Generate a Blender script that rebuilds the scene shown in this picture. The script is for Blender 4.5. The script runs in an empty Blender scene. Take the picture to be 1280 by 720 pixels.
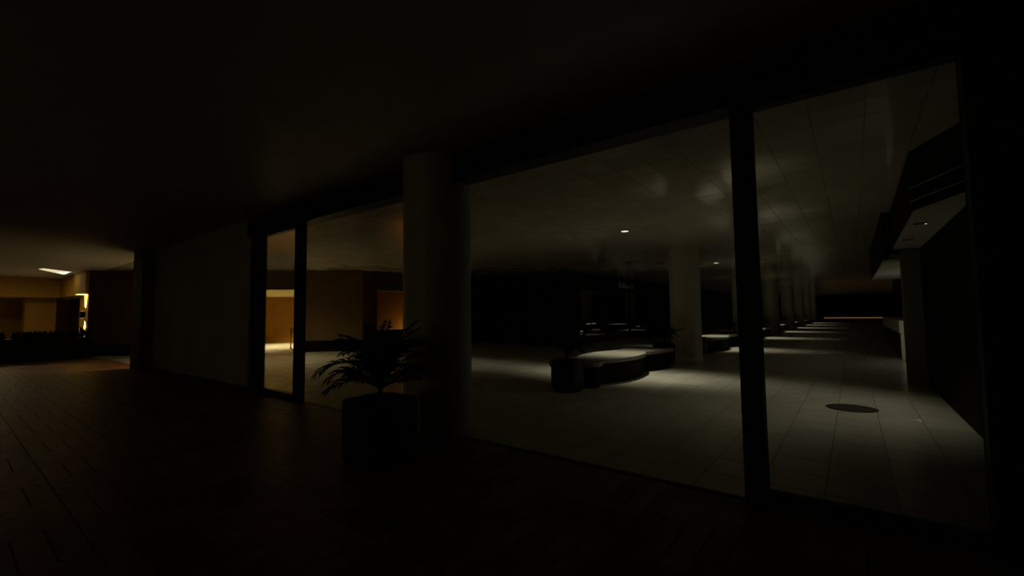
import bpy, bmesh, math, random
from mathutils import Matrix, Vector
random.seed(11)
S = bpy.context.scene
C = S.collection
PI = math.pi
S.view_settings.view_transform = 'Standard'
S.view_settings.look = 'None'
S.view_settings.gamma = 1.0
S.view_settings.use_curve_mapping = False
S.view_settings.exposure = 0.0
S.cycles.max_bounces = 8
S.cycles.diffuse_bounces = 5
S.cycles.glossy_bounces = 4
S.cycles.transparent_max_bounces = 12
S.cycles.sample_clamp_indirect = 3.0
S.cycles.blur_glossy = 0.5

# ------------------------------------------------------------------ materials
def mat(name, col, rough=0.6, spec=0.5, var=0.0, vscale=4.0, bump=0.0, bscale=30.0, metal=0.0, vcol=None):
    m = bpy.data.materials.new(name)
    m.use_nodes = True
    nt = m.node_tree
    b = nt.nodes['Principled BSDF']
    b.inputs['Base Color'].default_value = (*col, 1)
    b.inputs['Roughness'].default_value = rough
    b.inputs['Specular IOR Level'].default_value = spec
    b.inputs['Metallic'].default_value = metal
    tc = nt.nodes.new('ShaderNodeTexCoord')
    if var > 0 or vcol:
        n = nt.nodes.new('ShaderNodeTexNoise')
        n.inputs['Scale'].default_value = vscale
        n.inputs['Detail'].default_value = 5
        nt.links.new(tc.outputs['Object'], n.inputs['Vector'])
        r = nt.nodes.new('ShaderNodeValToRGB')
        r.color_ramp.elements[0].position = 0.3
        r.color_ramp.elements[1].position = 0.7
        lo = [c * (1 - var) for c in col]
        hi = [min(1, c * (1 + var)) for c in col]
        if vcol:
            lo = vcol
        r.color_ramp.elements[0].color = (*lo, 1)
        r.color_ramp.elements[1].color = (*hi, 1)
        nt.links.new(n.outputs['Fac'], r.inputs['Fac'])
        nt.links.new(r.outputs['Color'], b.inputs['Base Color'])
    if bump > 0:
        n2 = nt.nodes.new('ShaderNodeTexNoise')
        n2.inputs['Scale'].default_value = bscale
        n2.inputs['Detail'].default_value = 4
        nt.links.new(tc.outputs['Object'], n2.inputs['Vector'])
        bp = nt.nodes.new('ShaderNodeBump')
        bp.inputs['Strength'].default_value = bump
        bp.inputs['Distance'].default_value = 0.02
        nt.links.new(n2.outputs['Fac'], bp.inputs['Height'])
        nt.links.new(bp.outputs['Normal'], b.inputs['Normal'])
    return m

def emit(name, col, strength):
    m = bpy.data.materials.new(name)
    m.use_nodes = True
    nt = m.node_tree
    b = nt.nodes['Principled BSDF']
    b.inputs['Base Color'].default_value = (*col, 1)
    b.inputs['Emission Color'].default_value = (*col, 1)
    b.inputs['Emission Strength'].default_value = strength
    return m

class NB:
    """tiny node builder"""
    def __init__(s, m):
        s.nt = m.node_tree
    def n(s, t, **kw):
        x = s.nt.nodes.new(t)
        for k, v in kw.items():
            setattr(x, k, v)
        return x
    def l(s, a, b):
        s.nt.links.new(a, b)
    def math(s, op, a, b=None, c=None):
        x = s.n('ShaderNodeMath', operation=op)
        for i, v in enumerate((a, b, c)):
            if v is None:
                continue
            if isinstance(v, (int, float)):
                x.inputs[i].default_value = v
            else:
                s.l(v, x.inputs[i])
        return x.outputs[0]

def tile_mat(name, col, rough, joint, ox, oy, size=0.432, wave=0.0, wscale=1.0, spec=0.5, jd=0.35, jb=0.35, rvar=0.08, wdist=0.1):
    """square slabs with thin joints, glossy, slightly uneven from slab to slab"""
    m = bpy.data.materials.new(name)
    m.use_nodes = True
    N = NB(m)
    b = m.node_tree.nodes['Principled BSDF']
    tc = N.n('ShaderNodeTexCoord')
    sp = N.n('ShaderNodeSeparateXYZ')
    N.l(tc.outputs['Object'], sp.inputs[0])
    u = N.math('DIVIDE', N.math('SUBTRACT', sp.outputs['X'], ox), size)
    v = N.math('DIVIDE', N.math('SUBTRACT', sp.outputs['Y'], oy), size)
    fu = N.math('ABSOLUTE', N.math('SUBTRACT', N.math('FRACT', N.math('ADD', u, 0.5)), 0.5))
    fv = N.math('ABSOLUTE', N.math('SUBTRACT', N.math('FRACT', N.math('ADD', v, 0.5)), 0.5))
    d = N.math('MINIMUM', fu, N.math('MULTIPLY', fv, 0.6))
    mr = N.n('ShaderNodeMapRange')
    mr.inputs['From Min'].default_value = joint * 0.35
    mr.inputs['From Max'].default_value = joint
    N.l(d, mr.inputs['Value'])
    slab = mr.outputs[0]
    cv = N.n('ShaderNodeCombineXYZ')
    N.l(N.math('FLOOR', u), cv.inputs[0])
    N.l(N.math('FLOOR', v), cv.inputs[1])
    wn = N.n('ShaderNodeTexWhiteNoise')
    N.l(cv.outputs[0], wn.inputs['Vector'])
    no = N.n('ShaderNodeTexNoise')
    no.inputs['Scale'].default_value = 2.5
    no.inputs['Detail'].default_value = 6
    N.l(tc.outputs['Object'], no.inputs['Vector'])
    val = N.math('ADD', N.math('MULTIPLY', wn.outputs['Value'], 0.14), N.math('ADD', 0.80, N.math('MULTIPLY', no.outputs['Fac'], 0.22)))
    val = N.math('MULTIPLY', val, N.math('ADD', N.math('MULTIPLY', slab, 1 - jd), jd))
    mx = N.n('ShaderNodeVectorMath', operation='SCALE')
    mx.inputs[0].default_value = col
    N.l(val, mx.inputs['Scale'])
    N.l(mx.outputs[0], b.inputs['Base Color'])
    rn = N.n('ShaderNodeTexNoise')
    rn.inputs['Scale'].default_value = 1.7
    rn.inputs['Detail'].default_value = 3
    N.l(tc.outputs['Object'], rn.inputs['Vector'])
    N.l(N.math('ADD', rough - rvar * 0.5, N.math('MULTIPLY', rn.outputs['Fac'], rvar)), b.inputs['Roughness'])
    b.inputs['Specular IOR Level'].default_value = spec
    bp = N.n('ShaderNodeBump')
    bp.inputs['Strength'].default_value = jb
    bp.inputs['Distance'].default_value = 0.01
    N.l(slab, bp.inputs['Height'])
    if wave > 0:
        w = N.n('ShaderNodeTexNoise')
        w.inputs['Scale'].default_value = wscale
        w.inputs['Detail'].default_value = 3
        N.l(tc.outputs['Object'], w.inputs['Vector'])
        bw = N.n('ShaderNodeBump')
        bw.inputs['Strength'].default_value = wave
        bw.inputs['Distance'].default_value = wdist
        N.l(w.outputs['Fac'], bw.inputs['Height'])
        N.l(bw.outputs['Normal'], bp.inputs['Normal'])
    N.l(bp.outputs['Normal'], b.inputs['Normal'])
    return m

def parquet_mat():
    m = bpy.data.materials.new('parquet')
    m.use_nodes = True
    N = NB(m)
    b = m.node_tree.nodes['Principled BSDF']
    tc = N.n('ShaderNodeTexCoord')
    sp = N.n('ShaderNodeSeparateXYZ')
    N.l(tc.outputs['Object'], sp.inputs[0])
    B, P = 0.62, 0.155
    u = N.math('DIVIDE', sp.outputs['X'], B)
    v = N.math('DIVIDE', N.math('SUBTRACT', sp.outputs['Y'], 3.75), B)
    par = N.math('FLOORED_MODULO', N.math('ADD', N.math('FLOOR', u), N.math('FLOOR', v)), 2.0)
    pu = N.math('DIVIDE', sp.outputs['X'], P)
    pv = N.math('DIVIDE', N.math('SUBTRACT', sp.outputs['Y'], 3.75), P)
    mixp = N.n('ShaderNodeMix', data_type='FLOAT')
    N.l(par, mixp.inputs['Factor'])
    N.l(pu, mixp.inputs['A'])
    N.l(pv, mixp.inputs['B'])
    pl = mixp.outputs[0]
    def edge(x):
        return N.math('ABSOLUTE', N.math('SUBTRACT', N.math('FRACT', N.math('ADD', x, 0.5)), 0.5))
    d = N.math('MINIMUM', N.math('MULTIPLY', edge(pl), P), N.math('MULTIPLY', N.math('MINIMUM', edge(u), edge(v)), B))
    mr = N.n('ShaderNodeMapRange')
    mr.inputs['From Min'].default_value = 0.001
    mr.inputs['From Max'].default_value = 0.005
    N.l(d, mr.inputs['Value'])
    cv = N.n('ShaderNodeCombineXYZ')
    N.l(N.math('FLOOR', pl), cv.inputs[0])
    N.l(N.math('FLOOR', u), cv.inputs[1])
    N.l(N.math('FLOOR', v), cv.inputs[2])
    wn = N.n('ShaderNodeTexWhiteNoise')
    N.l(cv.outputs[0], wn.inputs['Vector'])
    no = N.n('ShaderNodeTexNoise')
    no.inputs['Scale'].default_value = 9
    no.inputs['Detail'].default_value = 6
    N.l(tc.outputs['Object'], no.inputs['Vector'])
    val = N.math('ADD', N.math('MULTIPLY', wn.outputs['Value'], 0.6), N.math('ADD', 0.35, N.math('MULTIPLY', no.outputs['Fac'], 0.6)))
    val = N.math('MULTIPLY', val, N.math('ADD', 0.25, N.math('MULTIPLY', mr.outputs[0], 0.75)))
    mx = N.n('ShaderNodeVectorMath', operation='SCALE')
    mx.inputs[0].default_value = (0.19, 0.080, 0.034)
    N.l(val, mx.inputs['Scale'])
    N.l(mx.outputs[0], b.inputs['Base Color'])
    N.l(N.math('ADD', 0.28, N.math('MULTIPLY', no.outputs['Fac'], 0.30)), b.inputs['Roughness'])
    b.inputs['Specular IOR Level'].default_value = 0.11
    bp = N.n('ShaderNodeBump')
    bp.inputs['Strength'].default_value = 0.9
    bp.inputs['Distance'].default_value = 0.010
    hh = N.math('ADD', mr.outputs[0], N.math('MULTIPLY', N.math('ADD', wn.outputs['Value'], no.outputs['Fac']), 0.35))
    N.l(hh, bp.inputs['Height'])
    N.l(bp.outputs['Normal'], b.inputs['Normal'])
    return m

def glass_mat():
    m = bpy.data.materials.new('clear_glass')
    m.use_nodes = True
    N = NB(m)
    nt = m.node_tree
    nt.nodes.remove(nt.nodes['Principled BSDF'])
    out = nt.nodes['Material Output']
    tr = N.n('ShaderNodeBsdfTransparent')
    tr.inputs['Color'].default_value = (0.97, 0.98, 0.97, 1)
    gl = N.n('ShaderNodeBsdfGlossy')
    gl.inputs['Roughness'].default_value = 0.02
    fr = N.n('ShaderNodeFresnel')
    fr.inputs['IOR'].default_value = 1.45
    mi = N.n('ShaderNodeMixShader')
    N.l(N.math('MULTIPLY', fr.outputs[0], 0.6), mi.inputs[0])
    N.l(tr.outputs[0], mi.inputs[1])
    N.l(gl.outputs[0], mi.inputs[2])
    N.l(mi.outputs[0], out.inputs['Surface'])
    return m

M = dict(
    tile=tile_mat('floor_tile', (0.42, 0.40, 0.32), 0.24, 0.012, 0.2, 4.2, wave=0.05, wscale=3.0, spec=0.5, jd=0.5, jb=0.55, rvar=0.14, wdist=0.03),
    ceil=tile_mat('ceiling_panel', (0.47, 0.44, 0.36), 0.11, 0.008, 0.18, 5.02, wave=0.10, wscale=3.0, spec=0.55, jd=0.5, jb=0.9, rvar=0.10, wdist=0.03),
    sceil=mat('store_ceiling_paint', (0.36, 0.33, 0.27), 0.55, 0.35, var=0.06, bump=0.05),
    wood=parquet_mat(),
    pale=mat('pale_plaster', (0.42, 0.41, 0.36), 0.6, 0.3, var=0.06, vscale=2, bump=0.06),
    wallg=mat('grey_green_plaster', (0.40, 0.38, 0.30), 0.7, 0.3, var=0.08, vscale=1.5, bump=0.05),
    colm=mat('column_plaster', (0.36, 0.34, 0.27), 0.5, 0.4, var=0.08, vscale=2.5, bump=0.05),
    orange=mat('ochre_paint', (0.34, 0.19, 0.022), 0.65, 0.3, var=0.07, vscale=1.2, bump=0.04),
    olive=mat('olive_paint', (0.17, 0.16, 0.10), 0.6, 0.2, var=0.06, bump=0.04),
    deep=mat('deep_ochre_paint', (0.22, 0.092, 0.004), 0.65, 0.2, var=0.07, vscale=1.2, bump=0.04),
    cream=mat('cream_paint', (0.42, 0.33, 0.12), 0.6, 0.3, var=0.05),
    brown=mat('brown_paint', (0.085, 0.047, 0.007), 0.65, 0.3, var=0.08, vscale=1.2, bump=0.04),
    black=mat('black_metal', (0.004, 0.004, 0.005), 0.5, 0.12, var=0.3, vscale=8),
    blackw=mat('black_facade', (0.003, 0.003, 0.0035), 0.6, 0.04, var=0.3, vscale=3),
    blackg=mat('black_glass', (0.002, 0.002, 0.0025), 0.15, 0.06, var=0.2),
    pot=mat('dark_pot_glaze', (0.004, 0.0045, 0.005), 0.5, 0.12, var=0.25, vscale=6),
    soil=mat('soil', (0.02, 0.014, 0.009), 0.95, 0.1, var=0.4, vscale=40, bump=0.6),
    leaf=mat('dark_leaf', (0.005, 0.007, 0.003), 0.6, 0.1, var=0.35, vscale=6),
    stem=mat('brown_stem', (0.02, 0.014, 0.008), 0.8, 0.2, var=0.3, vscale=12, bump=0.3),
    seat=mat('pale_seat_cushion', (0.19, 0.18, 0.14), 0.5, 0.3, var=0.06, vscale=5, bump=0.05),
    bench=mat('dark_bench_wood', (0.0025, 0.0018, 0.0012), 0.7, 0.04, var=0.3, vscale=5),
    counter=mat('white_counter', (0.55, 0.55, 0.46), 0.4, 0.4, var=0.04),
    blue=mat('blue_panel', (0.02, 0.03, 0.45), 0.35, 0.4, var=0.06),
    disc=mat('dark_disc', (0.02, 0.019, 0.015), 0.8, 0.2, var=0.3, vscale=20, bump=0.3, bscale=90),
    steel=mat('brushed_steel', (0.45, 0.44, 0.40), 0.3, 0.5, var=0.08, vscale=12, metal=0.8),
    lens=emit('lamp_lens', (1.0, 0.96, 0.80), 0.9),
    bulb=emit('small_bulb', (1.0, 0.96, 0.80), 0.6),
    gloww=emit('warm_glow', (1.0, 0.86, 0.55), 0.75),
    strip=emit('orange_strip_lamp', (1.0, 0.50, 0.18), 0.12),
    glintw=emit('white_glint', (1.0, 0.95, 0.85), 0.22),
    glintr=emit('red_glint', (1.0, 0.45, 0.25), 0.02),
    signl=mat('sign_letter_enamel', (0.5, 0.5, 0.42), 0.5, 0.3, var=0.05),
    glass=glass_mat(),
)

# ------------------------------------------------------------------ mesh helpers
def box(bm, x0, x1, y0, y1, z0, z1, bev=0.0, seg=2):
    r = bmesh.ops.create_cube(bm, size=1.0)
    vs = r['verts']
    for v in vs:
        v.co = Vector((x0 + (v.co.x + .5) * (x1 - x0), y0 + (v.co.y + .5) * (y1 - y0), z0 + (v.co.z + .5) * (z1 - z0)))
    if bev > 0:
        es = list({e for v in vs for e in v.link_edges})
        bmesh.ops.bevel(bm, geom=es, offset=bev, segments=seg, affect='EDGES', profile=0.5)
    return bm

def prism(bm, pts, z0, z1, bev=0.0, seg=2):
    """pts: plan outline, counter-clockwise"""
    vb = [bm.verts.new((p[0], p[1], z0)) for p in pts]
    vt = [bm.verts.new((p[0], p[1], z1)) for p in pts]
    n = len(pts)
    top = bm.faces.new(vt)
    bm.faces.new(list(reversed(vb)))
    for i in range(n):
        bm.faces.new((vb[i], vb[(i + 1) % n], vt[(i + 1) % n], vt[i]))
    if bev > 0:
        bmesh.ops.bevel(bm, geom=list(top.edges), offset=bev, segments=seg, affect='EDGES', profile=0.5)
    return bm

def lathe(bm, prof, n=48, cx=0, cy=0):
    """prof: list of (r, z); open profile is closed with caps"""
    rings = []
    for r, z in prof:
        rings.append([bm.verts.new((cx + r * math.cos(2 * PI * k / n), cy + r * math.sin(2 * PI * k / n), z)) for k in range(n)])
    for a, b in zip(rings, rings[1:]):
        for k in range(n):
            bm.faces.new((a[k], a[(k + 1) % n], b[(k + 1) % n], b[k]))
    bm.faces.new(list(reversed(rings[0])))
    bm.faces.new(rings[-1])
    return bm

def tube(bm, pts, rad, n=6):
    pts = [Vector(p) for p in pts]
    rings = []
    for i, p in enumerate(pts):
        t = (pts[min(i + 1, len(pts) - 1)] - pts[max(i - 1, 0)]).normalized()
        a = t.cross(Vector((0, 0, 1)))
        if a.length < 1e-3:
            a = Vector((1, 0, 0))
        a.normalize()
        b = t.cross(a)
        r = rad[i] if isinstance(rad, (list, tuple)) else rad
        rings.append([bm.verts.new(p + (a * math.cos(2 * PI * k / n) + b * math.sin(2 * PI * k / n)) * r) for k in range(n)])
    for a, b in zip(rings, rings[1:]):
        for k in range(n):
            bm.faces.new((a[k], a[(k + 1) % n], b[(k + 1) % n], b[k]))
    bm.faces.new(list(reversed(rings[0])))
    bm.faces.new(rings[-1])
    return bm

def obj(name, bm, m, parent=None, smooth=False, loc=None):
    bmesh.ops.recalc_face_normals(bm, faces=bm.faces)
    me = bpy.data.meshes.new(name)
    bm.to_mesh(me)
    bm.free()
    me.materials.append(m)
    if smooth:
        for p in me.polygons:
            p.use_smooth = True
        try:
            me.set_sharp_from_angle(angle=math.radians(40))
        except Exception:
            pass
    o = bpy.data.objects.new(name, me)
    C.objects.link(o)
    if loc:
        o.location = loc
    if parent:
        o.parent = parent
    return o

def tag(o, label, cat, group=None, kind=None):
    if label:
        o['label'] = label
    if cat:
        o['category'] = cat
    if group:
        o['group'] = group
    if kind:
        o['kind'] = kind
    return o

def thing(name, label, cat, loc=(0, 0, 0), rz=0, group=None, kind=None):
    o = bpy.data.objects.new(name, None)
    C.objects.link(o)
    o.empty_display_size = 0.2
    o.location = loc
    o.rotation_euler = (0, 0, rz)
    return tag(o, label, cat, group, kind)

def copy_tree(o, parent=None):
    c = o.copy()
    C.objects.link(c)
    c.parent = parent
    for ch in list(o.children):
        copy_tree(ch, c)
    return c

def struct(name, bm, m, label=None, cat=None, parent=None, smooth=False):
    o = obj(name, bm, m, parent, smooth)
    if parent is None:
        tag(o, label, cat, kind='structure')
    return o

def B(*a, **k):
    return box(bmesh.new(), *a, **k)

H = 3.30           # ceiling height of the concourse and the store
GY = 3.75          # line where the store floor meets the concourse tiles

# ------------------------------------------------------------------ setting: floors and ceilings
struct('floor', B(-40, 6.4, GY, 112, -0.12, 0.0), M['tile'], 'pale square floor tiles of the long concourse', 'floor')
struct('floor_wood', B(-24, 5, -7, GY, -0.12, 0.0), M['wood'], 'dark reddish wood parquet inside the unlit store', 'floor')
bm = bmesh.new()
box(bm, -40, -24, -7, GY, -0.12, 0.0)
struct('floor_tile_left', bm, M['tile'], 'tiled floor beyond the planters past the parquet', 'floor')
struct('ceiling', B(-40, 6.4, 3.9, 112, H, H + 0.12), M['ceil'], 'glossy panelled ceiling over the concourse', 'ceiling')
struct('ceiling_store', B(-40, 5, -7, 3.9, H, H + 0.12), M['sceil'], 'plain dark ceiling over the parquet store', 'ceiling')

# ------------------------------------------------------------------ setting: the store front
struct('trim_1', B(-9.3, 5, 3.64, 3.88, 2.975, H), M['black'], 'black header beam above the glass front', 'beam')
struct('wall_left', B(-15.2, -9.14, 3.64, 3.90, 0, H), M['wallg'], 'bare pale wall between the glass front and the dark pier', 'wall')
struct('wall_left_pier', B(-16.14, -15.2, 3.37, 3.93, 0, H), M['brown'], 'dark square pier at the end of the bare pale wall', 'pier')
struct('wall_right', B(0.60, 5, 3.64, 3.96, 0, H), M['blackw'], 'black wall at the right end of the glass front', 'wall')
struct('baseboard_left', B(-15.2, -9.14, 3.615, 3.64, 0, 0.10, bev=0.004), M['brown'], 'dark skirting along the bare pale wall', 'skirting')

# glass door leaf at the left of the front
d = thing('door_1', 'narrow black framed glass door leaf beside the bare pale wall', 'door', (-8.14, GY, 0), kind='structure')
obj('jamb', B(-1.0, -0.72, -0.08, 0.08, 0, 2.975, bev=0.005), M['black'], d)
obj('jamb', B(0.66, 0.80, -0.07, 0.07, 0, 2.975, bev=0.005), M['black'], d)
obj('bottom_rail', B(-0.72, 0.66, -0.05, 0.05, 0.0, 0.10, bev=0.004), M['black'], d)
obj('top_rail', B(-0.72, 0.66, -0.05, 0.05, 2.93, 2.975, bev=0.004), M['black'], d)
obj('pane', B(-0.72, 0.66, -0.006, 0.006, 0.10, 2.93), M['glass'], d)
hb = bmesh.new()
tube(hb, [(0.58, -0.02, 0.85), (0.58, -0.07, 0.87), (0.58, -0.07, 1.20), (0.58, -0.02, 1.22)], 0.012, 8)
obj('handle', hb, M['black'], d, True)

# glazed bay at the right of the front
d = thing('window_1', 'tall framed glass pane on the right with a heavy black post', 'window', (0, GY, 0), kind='structure')
obj('post', B(-0.69, -0.545, -0.075, 0.075, 0, 2.975, bev=0.006), M['black'], d)
obj('post', B(0.585, 0.66, -0.06, 0.06, 0, 2.975, bev=0.006), M['black'], d)
obj('bottom_rail', B(-0.545, 0.585, -0.05, 0.06, 0, 0.095, bev=0.004), M['black'], d)
obj('top_rail', B(-0.545, 0.585, -0.05, 0.06, 2.94, 2.975, bev=0.004), M['black'], d)
obj('pane', B(-0.545, 0.585, -0.006, 0.006, 0.095, 2.94), M['glass'], d)
# threshold strip where parquet meets tile
struct('trim_2', B(-7.40, -0.69, GY - 0.03, GY + 0.03, 0.0, 0.006, bev=0.002), M['black'], 'flat metal threshold strip between parquet and tiles', 'threshold')

# ------------------------------------------------------------------ setting: columns
def column(x, y, r, label):
    bm = bmesh.new()
    lathe(bm, [(r + .02, 0), (r + .02, 0.10), (r + .012, 0.11), (r, 0.115), (r, H - 0.001)], 64)
    o = struct('column', bm, M['colm'], label, 'column', smooth=True)
    o.location = (x, y, 0)
column(-4.05, 3.76, 0.415, 'round pale column in the line of the glass front')
CY = [13.5 + 8.65 * k for k in range(7)]
ORD = ['first', 'second', 'third', 'fourth', 'fifth', 'sixth', 'last visible']
for k, y in enumerate(CY):
    column(-3.92, y, 0.43, '%s round column down the middle of the concourse' % ORD[k])

# ------------------------------------------------------------------ setting: left side of the concourse
# walls behind the planters
struct('wall_far_left', B(-32.6, -32.3, -7, 4.5, 0, H), M['orange'], 'ochre rear wall of the recess at far left', 'wall')
struct('trim_3', B(-32.3, -29.0, -7, 3.45, 2.43, H), M['orange'], 'deep ochre bulkhead above the far left recess', 'bulkhead')
bm = bmesh.new()
box(bm, -30.8, -29.8, 2.45, 3.45, 0, 2.43)
struct('wall_far_left_pier', bm, M['orange'], 'ochre pier beneath the bulkhead at far left', 'pier')
struct('trim_4', B(-32.3, -23.25, 3.45, 4.5, 2.43, H), M['orange'], 'ochre bulkhead running to the wall lamp', 'bulkhead')
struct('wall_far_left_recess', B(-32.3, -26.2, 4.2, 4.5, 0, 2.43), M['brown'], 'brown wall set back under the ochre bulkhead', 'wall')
struct('wall_lamp_pier', B(-26.2, -23.45, 3.74, 4.5, 0, 2.43), M['orange'], 'ochre pier carrying the up and down lamp', 'pier')

# the diagonal wall, from A to BQ, with a wide opening
A = Vector((-23.25, 3.55, 0))
BQ = Vector((-15.97, 10.68, 0))
U = (BQ - A).normalized()
L = (BQ - A).length
ang = math.atan2(U.y, U.x)
def dwall(name, u0, u1, n0, n1, z0, z1, m, label=None, cat=None):
    """n runs away from the concourse side, into the unit behind"""
    bm = B(u0, u1, n0, n1, z0, z1)
    o = struct(name, bm, m, label, cat)
    o.location = A
    o.rotation_euler = (0, 0, ang)
    return o
dwall('wall_diagonal', 0, 3.0, 0, 0.25, 0, H, M['brown'], 'brown diagonal wall beside the wall lamp', 'wall')
dwall('wall_diagonal_right', 7.75, L, 0, 0.25, 0, H, M['brown'], 'brown diagonal wall seen left of the palm', 'wall')
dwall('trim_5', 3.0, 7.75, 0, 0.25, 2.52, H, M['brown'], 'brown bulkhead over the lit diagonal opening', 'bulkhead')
dwall('baseboard_diagonal', 0, 3.0, -0.06, 0, 0, 0.44, M['blackw'], 'tall black plinth under the diagonal wall by the lamp', 'plinth')
dwall('baseboard_diagonal_right', 7.75, L, -0.06, 0, 0, 0.44, M['blackw'], 'tall black plinth under the wall left of the palm', 'plinth')
dwall('wall_unit_rear', 0.5, 9.6, 7.0, 7.2, 0, 2.52, M['deep'], 'ochre rear wall of the lit unit', 'wall')
dwall('wall_unit_left', 0.5, 0.7, 0.25, 7.0, 0, 2.52, M['deep'], 'ochre side wall of the lit unit', 'wall')
dwall('wall_unit_right', 9.4, 9.6, 0.25, 7.0, 0, 2.52, M['deep'], 'ochre right hand wall of the lit unit', 'wall')
dwall('ceiling_unit', 0.5, 9.6, 0.25, 7.0, 2.52, 2.65, M['cream'], 'low pale ceiling of the lit unit', 'ceiling')

# wall running away along the concourse after the corner, with an ochre opening
XW = -15.95
struct('wall_corner', B(XW - 0.25, XW, 10.68, 11.38, 0, H), M['brown'], 'brown wall next to the glowing ochre opening', 'wall')
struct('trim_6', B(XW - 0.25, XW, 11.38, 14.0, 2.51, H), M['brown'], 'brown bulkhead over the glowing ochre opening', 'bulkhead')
struct('wall_corner_low', B(XW - 0.25, XW, 11.38, 14.0, 0, 0.80), M['blackw'], 'low black wall under the glowing ochre opening', 'wall')
struct('wall_corner_far', B(XW - 0.25, XW, 14.0, 17.2, 0, H), M['blackw'], 'black wall behind the near column', 'wall')
struct('wall_niche', B(XW - 1.5, XW - 1.3, 10.7, 14.4, 0, 2.51), M['deep'], 'glowing ochre rear wall behind the opening', 'wall')
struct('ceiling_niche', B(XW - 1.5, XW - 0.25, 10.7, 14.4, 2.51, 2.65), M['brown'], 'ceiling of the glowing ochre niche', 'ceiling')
# black shop fronts
struct('wall_shop_front', B(XW, -10.3, 17.1, 17.4, 0, H), M['blackw'], 'black shop front facing the store', 'wall')
XF = -10.05
bm = bmesh.new()
box(bm, XF - 0.3, XF, 17.1, 18.2, 0, H)
box(bm, XF - 0.3, XF, 18.2, 112, 2.55, H)
box(bm, XF - 0.3, XF, 27.2, 112, 0, 2.55)
struct('wall_shops', bm, M['blackw'], 'black shop facade along the left of the concourse', 'wall')
for k, y in enumerate((18.2, 21.2, 24.2)):
    w_ = thing('window_%d' % (k + 2), '%s dark shop window pane along the black facade' % ('first', 'second', 'third')[k], 'window', (XF - 0.1, y, 0), kind='structure')
    obj('mullion', B(-0.05, 0.05, 0, 0.08, 0, 2.55, bev=0.004), M['black'], w_)
    obj('sill', B(-0.06, 0.06, 0.08, 3.0, 0, 0.16, bev=0.004), M['black'], w_)
    obj('pane', B(-0.006, 0.006, 0.08, 3.0, 0.16, 2.55), M['glass'], w_)
struct('wall_shop_inner', B(XF - 3.2, XF - 3.0, 17.4, 27.5, 0, 2.6), M['blackw'], 'black rear wall inside the dark shop', 'wall')
struct('ceiling_shop', B(XF - 3.2, XF - 0.3, 17.4, 27.5, 2.55, 2.65), M['blackw'], 'black ceiling inside the dark shop', 'ceiling')

# ------------------------------------------------------------------ setting: right side of the concourse
struct('wall_concourse_right', B(1.05, 1.4, 3.96, 11.23, 0, H), M['blackw'], 'black wall along the right edge of the tiles', 'wall')
struct('wall_concourse_far_right', B(3.2, 3.5, 11.23, 30, 0, H), M['blackw'], 'black wall behind the white counter', 'wall')
struct('wall_concourse_end_right', B(6.0, 6.3, 27.5, 112, 0, H), M['blackw'], 'black wall further down the right side', 'wall')
# bulkhead with a chamfered near corner; the soffit below is pale
bm = bmesh.new()
prism(bm, [(0.62, 7.08), (1.05, 6.05), (1.05, 11.12), (0.65, 11.12)], 2.59, H)
bulk = struct('trim_7', bm, M['blackw'], 'black bulkhead hanging over the right edge of the concourse', 'bulkhead')
bm = bmesh.new()
prism(bm, [(0.635, 7.12), (1.05, 6.12), (1.05, 11.08), (0.665, 11.08)], 2.55, 2.59)
obj('soffit', bm, M['pale'], bulk)
for z in (2.69, 2.85):
    bm = bmesh.new()
    prism(bm, [(0.608, 7.08), (1.05, 6.03), (1.05, 6.05), (0.622, 7.085)], z, z + 0.012)
    obj('trim_line', bm, M['steel'], bulk)
bm = bmesh.new()
box(bm, 0.52, 0.60, 11.23, 18.2, 2.38, H)
box(bm, 0.60, 3.2, 11.60, 18.2, 2.52, 2.65)
b2 = struct('trim_8', bm, M['blackw'], 'black bulkhead beyond the pale pier over the white counter', 'bulkhead')
obj('soffit', B(0.52, 3.2, 11.60, 18.0, 2.36, 2.40), M['pale'], b2)
bm = bmesh.new()
box(bm, 0.775, 1.06, 11.23, 11.58, 0, 2.55, bev=0.006)
box(bm, 0.525, 0.775, 11.23, 11.58, 2.37, 2.47)
struct('wall_portal', bm, M['olive'], 'pale pier and lintel framing the recess on the right', 'pier')
# far end of the concourse
struct('wall_end', B(-11, 6.3, 101, 101.4, 0, H), M['blackw'], 'black wall closing the far end of the concourse', 'wall')
struct('trim_9', B(-10.0, 6.0, 68.0, 68.4, 2.75, H), M['blackw'], 'dark beam across the concourse beyond the last column', 'beam')
tag(obj('strip_light', B(-4.3, 5.6, 100.2, 100.5, 0.01, 0.17), M['strip']), 'thin orange strip of light at the far end of the concourse', 'light')

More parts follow.
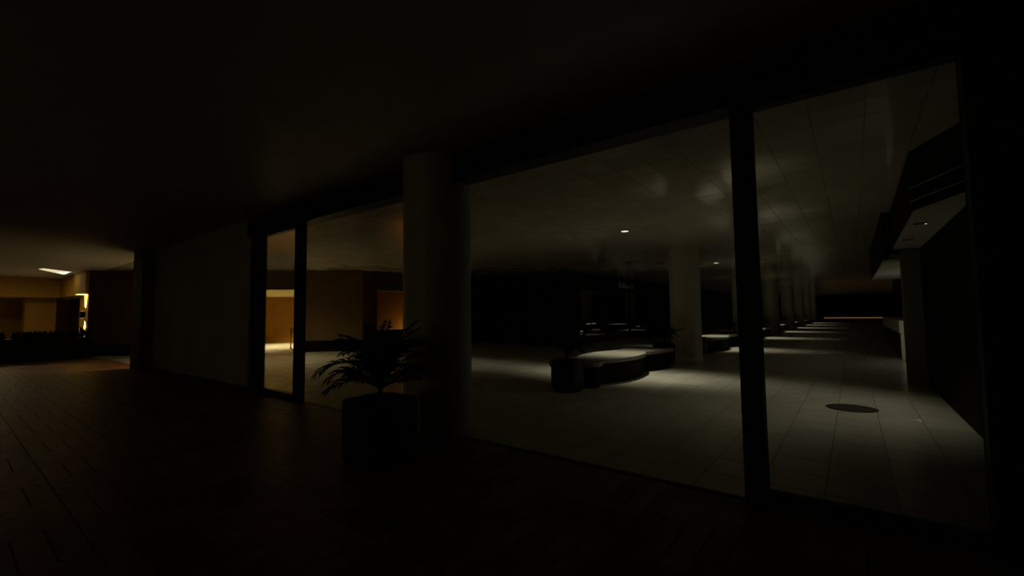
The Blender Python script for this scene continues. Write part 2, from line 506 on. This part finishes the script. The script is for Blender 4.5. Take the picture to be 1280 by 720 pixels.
# ------------------------------------------------------------------ things: benches
def bench_outline(inset=0.0):
    y0, y1 = -2.22, 2.30
    F, Bk = [], []
    n = 90
    for i in range(n + 1):
        t = y0 + inset + (y1 - y0 - 2 * inset) * i / n
        e = min(1.0, (t - y0 - inset) / 0.25 + 0.0, (y1 - inset - t) / 0.25)
        e = math.sqrt(max(0.0, 1 - (1 - max(0, e)) ** 2))
        f = -4.04 + 0.27 * abs(math.sin(PI * (t + 9.85 - 8.3) / 2.25)) ** 0.6 - inset
        b = -4.70 - 0.28 * abs(math.sin(PI * (t + 9.85 - 8.55) / 2.25)) ** 0.6 + inset
        mid = (f + b) / 2
        h = 0.55 + 0.45 * e
        F.append((mid + (f - mid) * h + 4.37, t))
        Bk.append((mid + (b - mid) * h + 4.37, t))
    return F + list(reversed(Bk))
def make_bench():
    t = thing('wavy_bench', '', 'bench', (0, 0, 0), 0, 'wavy benches between the columns')
    obj('base', prism(bmesh.new(), bench_outline(0.07), 0.0, 0.36), M['bench'], t)
    obj('plinth_rail', prism(bmesh.new(), bench_outline(0.02), 0.361, 0.409), M['bench'], t)
    obj('seat', prism(bmesh.new(), bench_outline(0.0), 0.41, 0.485, bev=0.03, seg=3), M['seat'], t, True)
    return t
LY = [9.65 + 8.65 * k for k in range(7)]
b0 = make_bench()
BL = ['long wavy bench with a pale seat, lit under the nearest ceiling lamp',
      'pale topped wavy bench just left of the black post, behind the first concourse column',
      'wavy bench seen just right of the black post, third along the concourse',
      'fourth wavy bench along the concourse, in front of the fourth column',
      'fifth wavy bench along the concourse, small and far off',
      'sixth wavy bench along the concourse, last but one',
      'seventh wavy bench, farthest one down the concourse']
for k, y in enumerate(LY):
    o = b0 if k == 0 else copy_tree(b0)
    o.location = (-4.31, y - 0.05, 0)
    o['label'] = BL[k]

# ------------------------------------------------------------------ things: potted palms
def frond(bm, az, el, length, droop, leafl, nleaf=16, rng=random):
    """one arching frond: a stalk with two rows of folded leaflets"""
    pts, p = [], Vector((0, 0, 0))
    n = 14
    h = Vector((math.cos(az), math.sin(az), 0))
    for i in range(n + 1):
        t = i / n
        e = el - droop * t ** 1.25
        pts.append(p.copy())
        p += (h * math.cos(e) + Vector((0, 0, 1)) * math.sin(e)) * length / n
    tube(bm, pts, [0.007 * (1 - 0.8 * i / n) + 0.001 for i in range(n + 1)], 5)
    side = Vector((-h.y, h.x, 0))
    for k in range(nleaf):
        t = 0.22 + 0.76 * k / (nleaf - 1)
        f = t * n
        i = min(int(f), n - 1)
        base = pts[i].lerp(pts[i + 1], f - i)
        tan = (pts[i + 1] - pts[i]).normalized()
        up = side.cross(tan)
        if up.z < 0:
            up = -up
        ll = leafl * (0.55 + 0.75 * math.sin(PI * min(1, 0.15 + 0.9 * t))) * rng.uniform(0.85, 1.1)
        for s in (-1, 1):
            dirv = (side * s * 0.72 + tan * 0.75 + up * rng.uniform(-0.05, 0.28)).normalized()
            tip = base + dirv * ll + Vector((0, 0, -0.22 * ll))
            mid = base + dirv * ll * 0.5 + up * 0.004
            wv = tan.cross(dirv).cross(dirv).normalized() * (0.010 + 0.006 * leafl)
            a = bm.verts.new(base)
            b1 = bm.verts.new(mid + wv)
            b2_ = bm.verts.new(mid - wv)
            rdg = bm.verts.new(mid + up * 0.006)
            c = bm.verts.new(tip)
            bm.faces.new((a, b1, rdg))
            bm.faces.new((a, rdg, b2_))
            bm.faces.new((b1, c, rdg))
            bm.faces.new((rdg, c, b2_))
    return bm

def round_square(half, r, n=8):
    out = []
    for q, (sx, sy) in enumerate(((1, 1), (-1, 1), (-1, -1), (1, -1))):
        for i in range(n + 1):
            a = PI / 2 * q + PI / 2 * i / n
            out.append((sx * (half - r) + r * math.cos(a), sy * (half - r) + r * math.sin(a)))
    return out
def pot_bm(half, hgt, r):
    bm = bmesh.new()
    rings = []
    for s, z in ((0.86, 0.0), (0.94, 0.025), (0.985, 0.08), (1.0, 0.2), (1.0, hgt - 0.015), (0.985, hgt), (0.90, hgt), (0.885, hgt - 0.02), (0.87, hgt - 0.09)):
        rings.append([bm.verts.new((x * s, y * s, z)) for x, y in round_square(half, r)])
    n = len(rings[0])
    for a, b in zip(rings, rings[1:]):
        for k in range(n):
            bm.faces.new((a[k], a[(k + 1) % n], b[(k + 1) % n], b[k]))
    bm.faces.new(list(reversed(rings[0])))
    bm.faces.new(rings[-1])
    return bm
def potted_palm(label, loc, half, hgt, r, specs, leafl, split, group=None, trunk=0.10, nleaf=16, seed=1):
    rng = random.Random(seed)
    t = thing('potted_palm', label, 'potted plant', loc, 0, group)
    obj('pot', pot_bm(half, hgt, r), M['pot'], t, True)
    obj('soil', prism(bmesh.new(), [(x * 0.865, y * 0.865) for x, y in round_square(half, r)], hgt - 0.088, hgt - 0.05), M['soil'], t)
    bm = bmesh.new()
    for k in range(4):
        a = k * 1.7
        tube(bm, [(0.03 * math.cos(a), 0.03 * math.sin(a), hgt - 0.06), (0.02 * math.cos(a), 0.02 * math.sin(a), hgt + trunk * 0.5), (0.004 * math.cos(a), 0.004 * math.sin(a), hgt + trunk)], [0.017, 0.014, 0.010], 7)
    obj('stem', bm, M['stem'], t, True)
    if split:
        for az, el, ln, dr in specs:
            o = obj('frond', frond(bmesh.new(), az, el, ln, dr, leafl, nleaf, rng), M['leaf'], t)
            o.location = (0, 0, hgt + trunk * 0.9)
    else:
        bm = bmesh.new()
        for az, el, ln, dr in specs:
            frond(bm, az, el, ln, dr, leafl, nleaf, rng)
        o = obj('fronds', bm, M['leaf'], t)
        o.location = (0, 0, hgt + trunk * 0.9)
    return t
rg = random.Random(5)
D = math.radians
# foreground palm: azimuths measured in plan, screen-left is about 225 degrees, screen-right about 45
sp = [(D(222), D(62), 0.78, D(125)), (D(205), D(48), 0.68, D(105)), (D(240), D(70), 0.70, D(130)), (D(255), D(35), 0.55, D(80)),
      (D(190), D(75), 0.72, D(110)), (D(170), D(60), 0.66, D(95)), (D(150), D(78), 0.74, D(70)), (D(110), D(66), 0.66, D(85)),
      (D(80), D(72), 0.72, D(80)), (D(55), D(64), 0.70, D(90)), (D(40), D(50), 0.66, D(95)), (D(25), D(74), 0.74, D(85)),
      (D(60), D(38), 0.55, D(70)), (D(0), D(60), 0.64, D(100)), (D(320), D(70), 0.66, D(95)), (D(290), D(62), 0.60, D(100)),
      (D(300), D(84), 0.72, D(45)), (D(130), D(86), 0.74, D(50)), (D(230), D(80), 0.66, D(75)), (D(45), D(82), 0.72, D(62))]
for k in range(12):
    sp.append((D(30 * k + rg.uniform(-10, 10)), D(rg.uniform(66, 88)), rg.uniform(0.58, 0.80), D(rg.uniform(45, 95))))
for k in range(6):
    sp.append((D(60 * k + 25), D(rg.uniform(28, 45)), rg.uniform(0.36, 0.46), D(rg.uniform(20, 60))))
potted_palm('dark palm in a big black pot, standing in front of the round column', (-3.70, 2.68, 0), 0.30, 0.60, 0.17, sp, 0.15, True, None, 0.10, 22, 3)
def bench_specs(seed, n=22, s=1.0):
    r = random.Random(seed)
    return [(2 * PI * k / n + r.uniform(-.2, .2), D(r.uniform(45, 85)), s * r.uniform(0.48, 0.68), D(r.uniform(50, 110))) for k in range(n)]
GP = 'potted plants at the bench ends'
potted_palm('dark potted plant at the near end of the nearest wavy bench', (-4.19, 7.09, 0), 0.25, 0.56, 0.12, bench_specs(2), 0.11, True, GP, 0.08, 18, 5)
pf = potted_palm('dark potted plant between the nearest wavy bench and the first concourse column', (-4.15, 12.20, 0), 0.25, 0.56, 0.12, bench_specs(8), 0.11, True, GP, 0.08, 18, 6)
far = potted_palm('dark potted plant at the near end of the second wavy bench', (-4.19, LY[1] - 2.56, 0), 0.25, 0.56, 0.12, bench_specs(9), 0.11, False, GP, 0.08, 12, 7)
PN = {1: 'second', 2: 'third', 3: 'fourth', 4: 'fifth', 5: 'sixth', 6: 'seventh'}
for k in range(1, 7):
    for s, e in ((-2.56, 'near'), (2.55, 'far')):
        if k == 1 and s < 0:
            continue
        o = copy_tree(far)
        o.location = (-4.22, LY[k] + s, 0)
        o['label'] = 'dark potted plant at the %s end of the %s wavy bench' % (e, PN[k])

# ------------------------------------------------------------------ things: planters at far left
def trough(label, x0, x1, y0, y1, z, spiky, seed, n=60):
    r = random.Random(seed)
    t = thing('planter_trough', label, 'planter', ((x0 + x1) / 2, (y0 + y1) / 2, 0), 0, 'black planters at the edge of the parquet')
    w, l = (x1 - x0) / 2, (y1 - y0) / 2
    bm = bmesh.new()
    box(bm, -w, w, -l, l, 0, z - 0.06, bev=0.01)
    obj('trough', bm, M['pot'], t)
    obj('rim', B(-w - .015, w + .015, -l, l, z - 0.06, z, bev=0.006), M['pot'], t)
    bm = bmesh.new()
    for k in range(n):
        p = Vector((r.uniform(-w, w) * .85, r.uniform(-l, l) * .93, z - 0.02))
        hh = r.uniform(0.10, 0.32) * (1.5 if spiky else 1)
        lean = Vector((r.uniform(-.5, .5), max(-.5, min(.5, r.uniform(-.4, .4) - 0.25 * p.y / l)) * (0.25 if abs(p.y) > .6 * l else 1), 1)).normalized()
        tip = p + lean * hh
        wd = Vector((-lean.y - .1, lean.x + .3, 0)).normalized() * r.uniform(.015, .03) * (1 if spiky else 1.6)
        a, b, c, e = (bm.verts.new(p), bm.verts.new(p.lerp(tip, .5) + wd), bm.verts.new(tip), bm.verts.new(p.lerp(tip, .5) - wd))
        m_ = bm.verts.new(p.lerp(tip, .5) + Vector((0.008, 0, 0)))
        for q in ((a, b, m_), (b, c, m_), (c, e, m_), (e, a, m_)):
            bm.faces.new(q)
    obj('foliage', bm, M['leaf'], t)
    return t
trough('long black planter of low shrubs at the left edge of the parquet', -22.65, -22.0, -1.4, 1.52, 0.78, False, 1, 520)
trough('black planter of low shrubs between its long neighbour and the spiky one', -22.65, -22.0, 1.54, 2.90, 0.78, False, 2, 280)
trough('short black planter with spiky leaves below the wall lamp', -22.6, -22.05, 2.92, 3.54, 0.76, True, 4, 120)

# ------------------------------------------------------------------ things: lamps
def downlight(label, x, y, group='downlights over the benches'):
    t = thing('downlight', label, 'ceiling light', (x, y, H), 0, group)
    bm = bmesh.new()
    lathe(bm, [(0.088, -0.001), (0.125, -0.001), (0.128, -0.006), (0.120, -0.010), (0.095, -0.010), (0.088, -0.004)], 32)
    obj('ring', bm, M['black'], t, True)
    bm = bmesh.new()
    lathe(bm, [(0.088, -0.0105), (0.06, -0.013), (0.005, -0.014)], 24)
    obj('lens', bm, M['lens'], t, True)
    return t
LIGHT_COL = (1.0, 0.95, 0.74)
for k, y in enumerate(LY):
    downlight('%s small round ceiling lamp, above the %s wavy bench' % (ORD[k] if k < 6 else 'last', ('nearest', 'second', 'third', 'fourth', 'fifth', 'sixth', 'seventh')[k]), -4.1, y)
    l = bpy.data.lights.new('bench_spot', 'SPOT')
    l.energy = 420
    l.color = LIGHT_COL
    l.spot_size = D(126)
    l.spot_blend = 1.0
    l.shadow_soft_size = 0.06
    lo = bpy.data.objects.new('bench_spot_lamp', l)
    C.objects.link(lo)
    lo.location = (-4.1, y, H - 0.05)
    lo.scale = (0.75, 0.33, 1)

# slot lamps in the soffit on the right
for k, (x, y) in enumerate(((0.77, 7.96), (0.77, 9.66))):
    t = thing('slot_lamp', ('near' if k == 0 else 'far') + ' dark slot lamp let into the pale soffit on the right', 'ceiling light', (x, y, 2.55), 0, 'slot lamps in the soffit')
    obj('slot_frame', B(-0.07, 0.07, -0.035, 0.035, -0.012, -0.001, bev=0.003), M['black'], t)
    obj('bulb', B(0.04, 0.062, -0.012, 0.012, -0.016, -0.0125), M['bulb'] if k == 0 else M['steel'], t)

# wall lamp with light up and down
sx, sy, sz = -25.0, 3.74, 1.61
t = thing('wall_lamp', 'small black wall lamp throwing light up and down the ochre pier', 'wall lamp', (sx, sy, sz))
obj('back_plate', B(-0.07, 0.07, -0.025, -0.001, -0.10, 0.10, bev=0.005), M['black'], t)
bm = bmesh.new()
lathe(bm, [(0.062, -0.14), (0.068, -0.13), (0.068, 0.13), (0.062, 0.14)], 24, 0, -0.095)
obj('body', bm, M['black'], t, True)
bm = bmesh.new()
lathe(bm, [(0.055, 0.1405), (0.05, 0.144), (0.02, 0.145)], 20, 0, -0.095)
obj('lens', bm, M['gloww'], t, True)
bm = bmesh.new()
lathe(bm, [(0.02, -0.145), (0.05, -0.144), (0.055, -0.1405)], 20, 0, -0.095)
obj('lens', bm, M['gloww'], t, True)
def light(name, kind, loc, energy, col, size=0.05, spot=None, blend=0.5, rot=(0, 0, 0), scale=None):
    l = bpy.data.lights.new(name, kind)
    l.energy = energy
    l.color = col
    if kind == 'AREA':
        l.size = size
    else:
        l.shadow_soft_size = size
    if spot:
        l.spot_size = D(spot)
        l.spot_blend = blend
    o = bpy.data.objects.new(name, l)
    C.objects.link(o)
    o.location = loc
    o.rotation_euler = rot
    if scale:
        o.scale = scale
    return o
WARM = (1.0, 0.78, 0.40)
light('wall_lamp_up', 'SPOT', (sx, sy - 0.10, sz + 0.16), 420, (1, .93, .74), 0.02, 66, 0.35, (PI - 0.10, 0, 0))
light('wall_lamp_down', 'SPOT', (sx, sy - 0.10, sz - 0.16), 420, (1, .93, .74), 0.02, 66, 0.35, (0.10, 0, 0))

# glowing slanted panel set under the ceiling at far left
t = thing('glowing_ceiling_panel', 'bright slanted glowing panel in the ceiling at far left', 'ceiling light', (-24.75, 2.8, H))
bm = bmesh.new()
prism(bm, [(1.0, -0.55), (1.3, -0.45), (0.35, 0.33), (-1.2, 0.38)], -0.015, -0.002)
obj('panel', bm, M['gloww'], t)
light('far_left_area', 'AREA', (-26.2, 1.4, H - 0.05), 22, WARM, 0.8)  # area light off to one side of the panel

# lamps of the units on the left
def dpt(u, n, z):
    nv = Vector((-U.y, U.x, 0))
    return A + U * u + nv * n + Vector((0, 0, z))
light('unit_spot', 'SPOT', dpt(4.2, 2.6, 2.45), 1500, (1, .80, .42), 0.1, 130, 0.5)
light('unit_spot', 'SPOT', dpt(5.8, 4.6, 2.45), 1500, (1, .80, .42), 0.1, 110, 0.5)
light('niche_lamp', 'POINT', (XW - 0.6, 14.15, 0.6), 22, (1, .62, .2), 0.1)
light('recess_lamp', 'POINT', (-31.0, -0.5, 1.2), 4, (1, .70, .28), 0.1)
light('soffit_fill', 'POINT', (2.2, 15.0, 1.0), 16, LIGHT_COL, 0.1)  # unseen point light added to brighten the pale soffit

# ------------------------------------------------------------------ things: counter, disc, sign, glint strips
t = thing('service_counter', 'white service counter with a blue end panel under the right bulkhead', 'counter', (1.67, 21.1, 0))
obj('counter_top', B(-0.65, 0.65, -4.35, 4.2, 0.73, 1.09, bev=0.012), M['counter'], t)
obj('end_frame', B(-0.62, -0.46, -4.30, -4.1, 0, 0.73, bev=0.004), M['counter'], t)
obj('end_frame', B(0.46, 0.62, -4.30, -4.1, 0, 0.73, bev=0.004), M['counter'], t)
tag(obj('end_panel', B(-0.46, 0.46, -4.27, -4.14, 0.03, 0.725), M['blue'], t), 'deep blue end panel', None)
obj('front_panel', B(-0.58, -0.50, -4.1, 4.1, 0, 0.73), M['black'], t)
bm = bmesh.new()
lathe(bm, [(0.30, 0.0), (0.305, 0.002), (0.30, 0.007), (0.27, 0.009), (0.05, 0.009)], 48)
o = obj('floor_disc', bm, M['disc'], None, True)  # thin dark disc covering a round patch of the tiles
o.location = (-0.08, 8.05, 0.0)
tag(o, 'round dark disc lying alone on the tiles to the right', 'mat')

t = thing('shop_sign', 'small dim pale sign with unreadable strokes high on the black facade', 'sign', (XF + 0.005, 23.6, 2.94))
def stroke(y0, y1, z0, z1):
    obj('letter_stroke', B(0.02, 0.06, y0, y1, z0, z1, bev=0.004), M['signl'], t)
obj('backing', B(0.0, 0.02, -1.25, 1.35, -0.30, 0.24), M['black'], t)
stroke(-1.1, -0.85, -0.16, 0.18)
stroke(-0.8, 0.30, -0.16, 0.02)
stroke(-0.5, -0.25, 0.03, 0.16)
stroke(0.65, 0.85, -0.24, 0.06)
t = thing('display_shelf', 'dark shelf unit with small glint strips inside the black shop', 'shelf', (XF - 1.0, 20.9, 0))
for y in (-1.9, 1.86):
    obj('side_panel', B(-0.2, 0.2, y, y + .04, 0, 1.3), M['black'], t)
for z in (0.42, 0.78, 1.22):
    obj('shelf_board', B(-0.2, 0.2, -1.86, 1.86, z, z + .03), M['blackw'], t)
for y0, y1, z, m in ((-0.55, -0.15, 0.86, 'glintw'), (0.05, 0.45, 0.86, 'glintw'), (-1.6, -1.3, 0.50, 'glintw'), (-1.22, -0.98, 0.50, 'glintw'), (-0.3, 0.9, 0.50, 'glintr')):
    obj('glint_strip', B(0.2005, 0.22, y0, y1, z, z + 0.035), M[m], t)  # glowing strips put in for small glints in the dark shop

# dim unseen fill added to lift the store, behind the camera
light('store_fill', 'POINT', (-5.0, -6.5, 1.6), 32, (1, .82, .40), 1.2)
# warm fill added behind the pale wall; left pool lamp behind the column
light('concourse_warm_fill', 'SPOT', (-15.4, 5.8, H - 0.05), 310, (1, .82, .48), 0.1, 150, 0.8)
light('concourse_left_spot', 'SPOT', (-9.0, 9.4, H - 0.05), 60, LIGHT_COL, 0.08, 120, 1.0, (0, 0, 0), (1.0, 0.4, 1))
# slot lamps' light falling on the tiles
light('slot_spot', 'SPOT', (0.70, 8.05, 2.50), 58, LIGHT_COL, 0.05, 110, 1.0, (0, D(27), 0), (0.9, 0.95, 1))
light('slot_spot', 'SPOT', (0.70, 9.3, 2.50), 10, LIGHT_COL, 0.05, 90, 0.9, (0, D(30), 0), (1.0, 0.6, 1))

# ------------------------------------------------------------------ world and camera
w = bpy.data.worlds.new('World')
S.world = w
w.use_nodes = True
w.node_tree.nodes['Background'].inputs['Color'].default_value = (0, 0, 0, 1)
w.node_tree.nodes['Background'].inputs['Strength'].default_value = 0

cam = bpy.data.cameras.new('Camera')
co = bpy.data.objects.new('Camera', cam)
C.objects.link(co)
S.camera = co
cam.sensor_width = 36.0
cam.lens = 553.0 / 1280.0 * 36.0
cam.clip_start = 0.05
cam.clip_end = 300
# rows: world X, Y, Z axes in camera coordinates (x right, y down, z forward)
R = ((0.79248145, -0.04619651, -0.60814393), (0.60977412, 0.04007905, 0.79156124), (-0.01219354, -0.99812802, 0.05993134))
m3 = Matrix([[r[0], -r[1], -r[2]] for r in R])
co.matrix_world = Matrix.Translation((0, 0, 1.4)) @ m3.to_4x4()
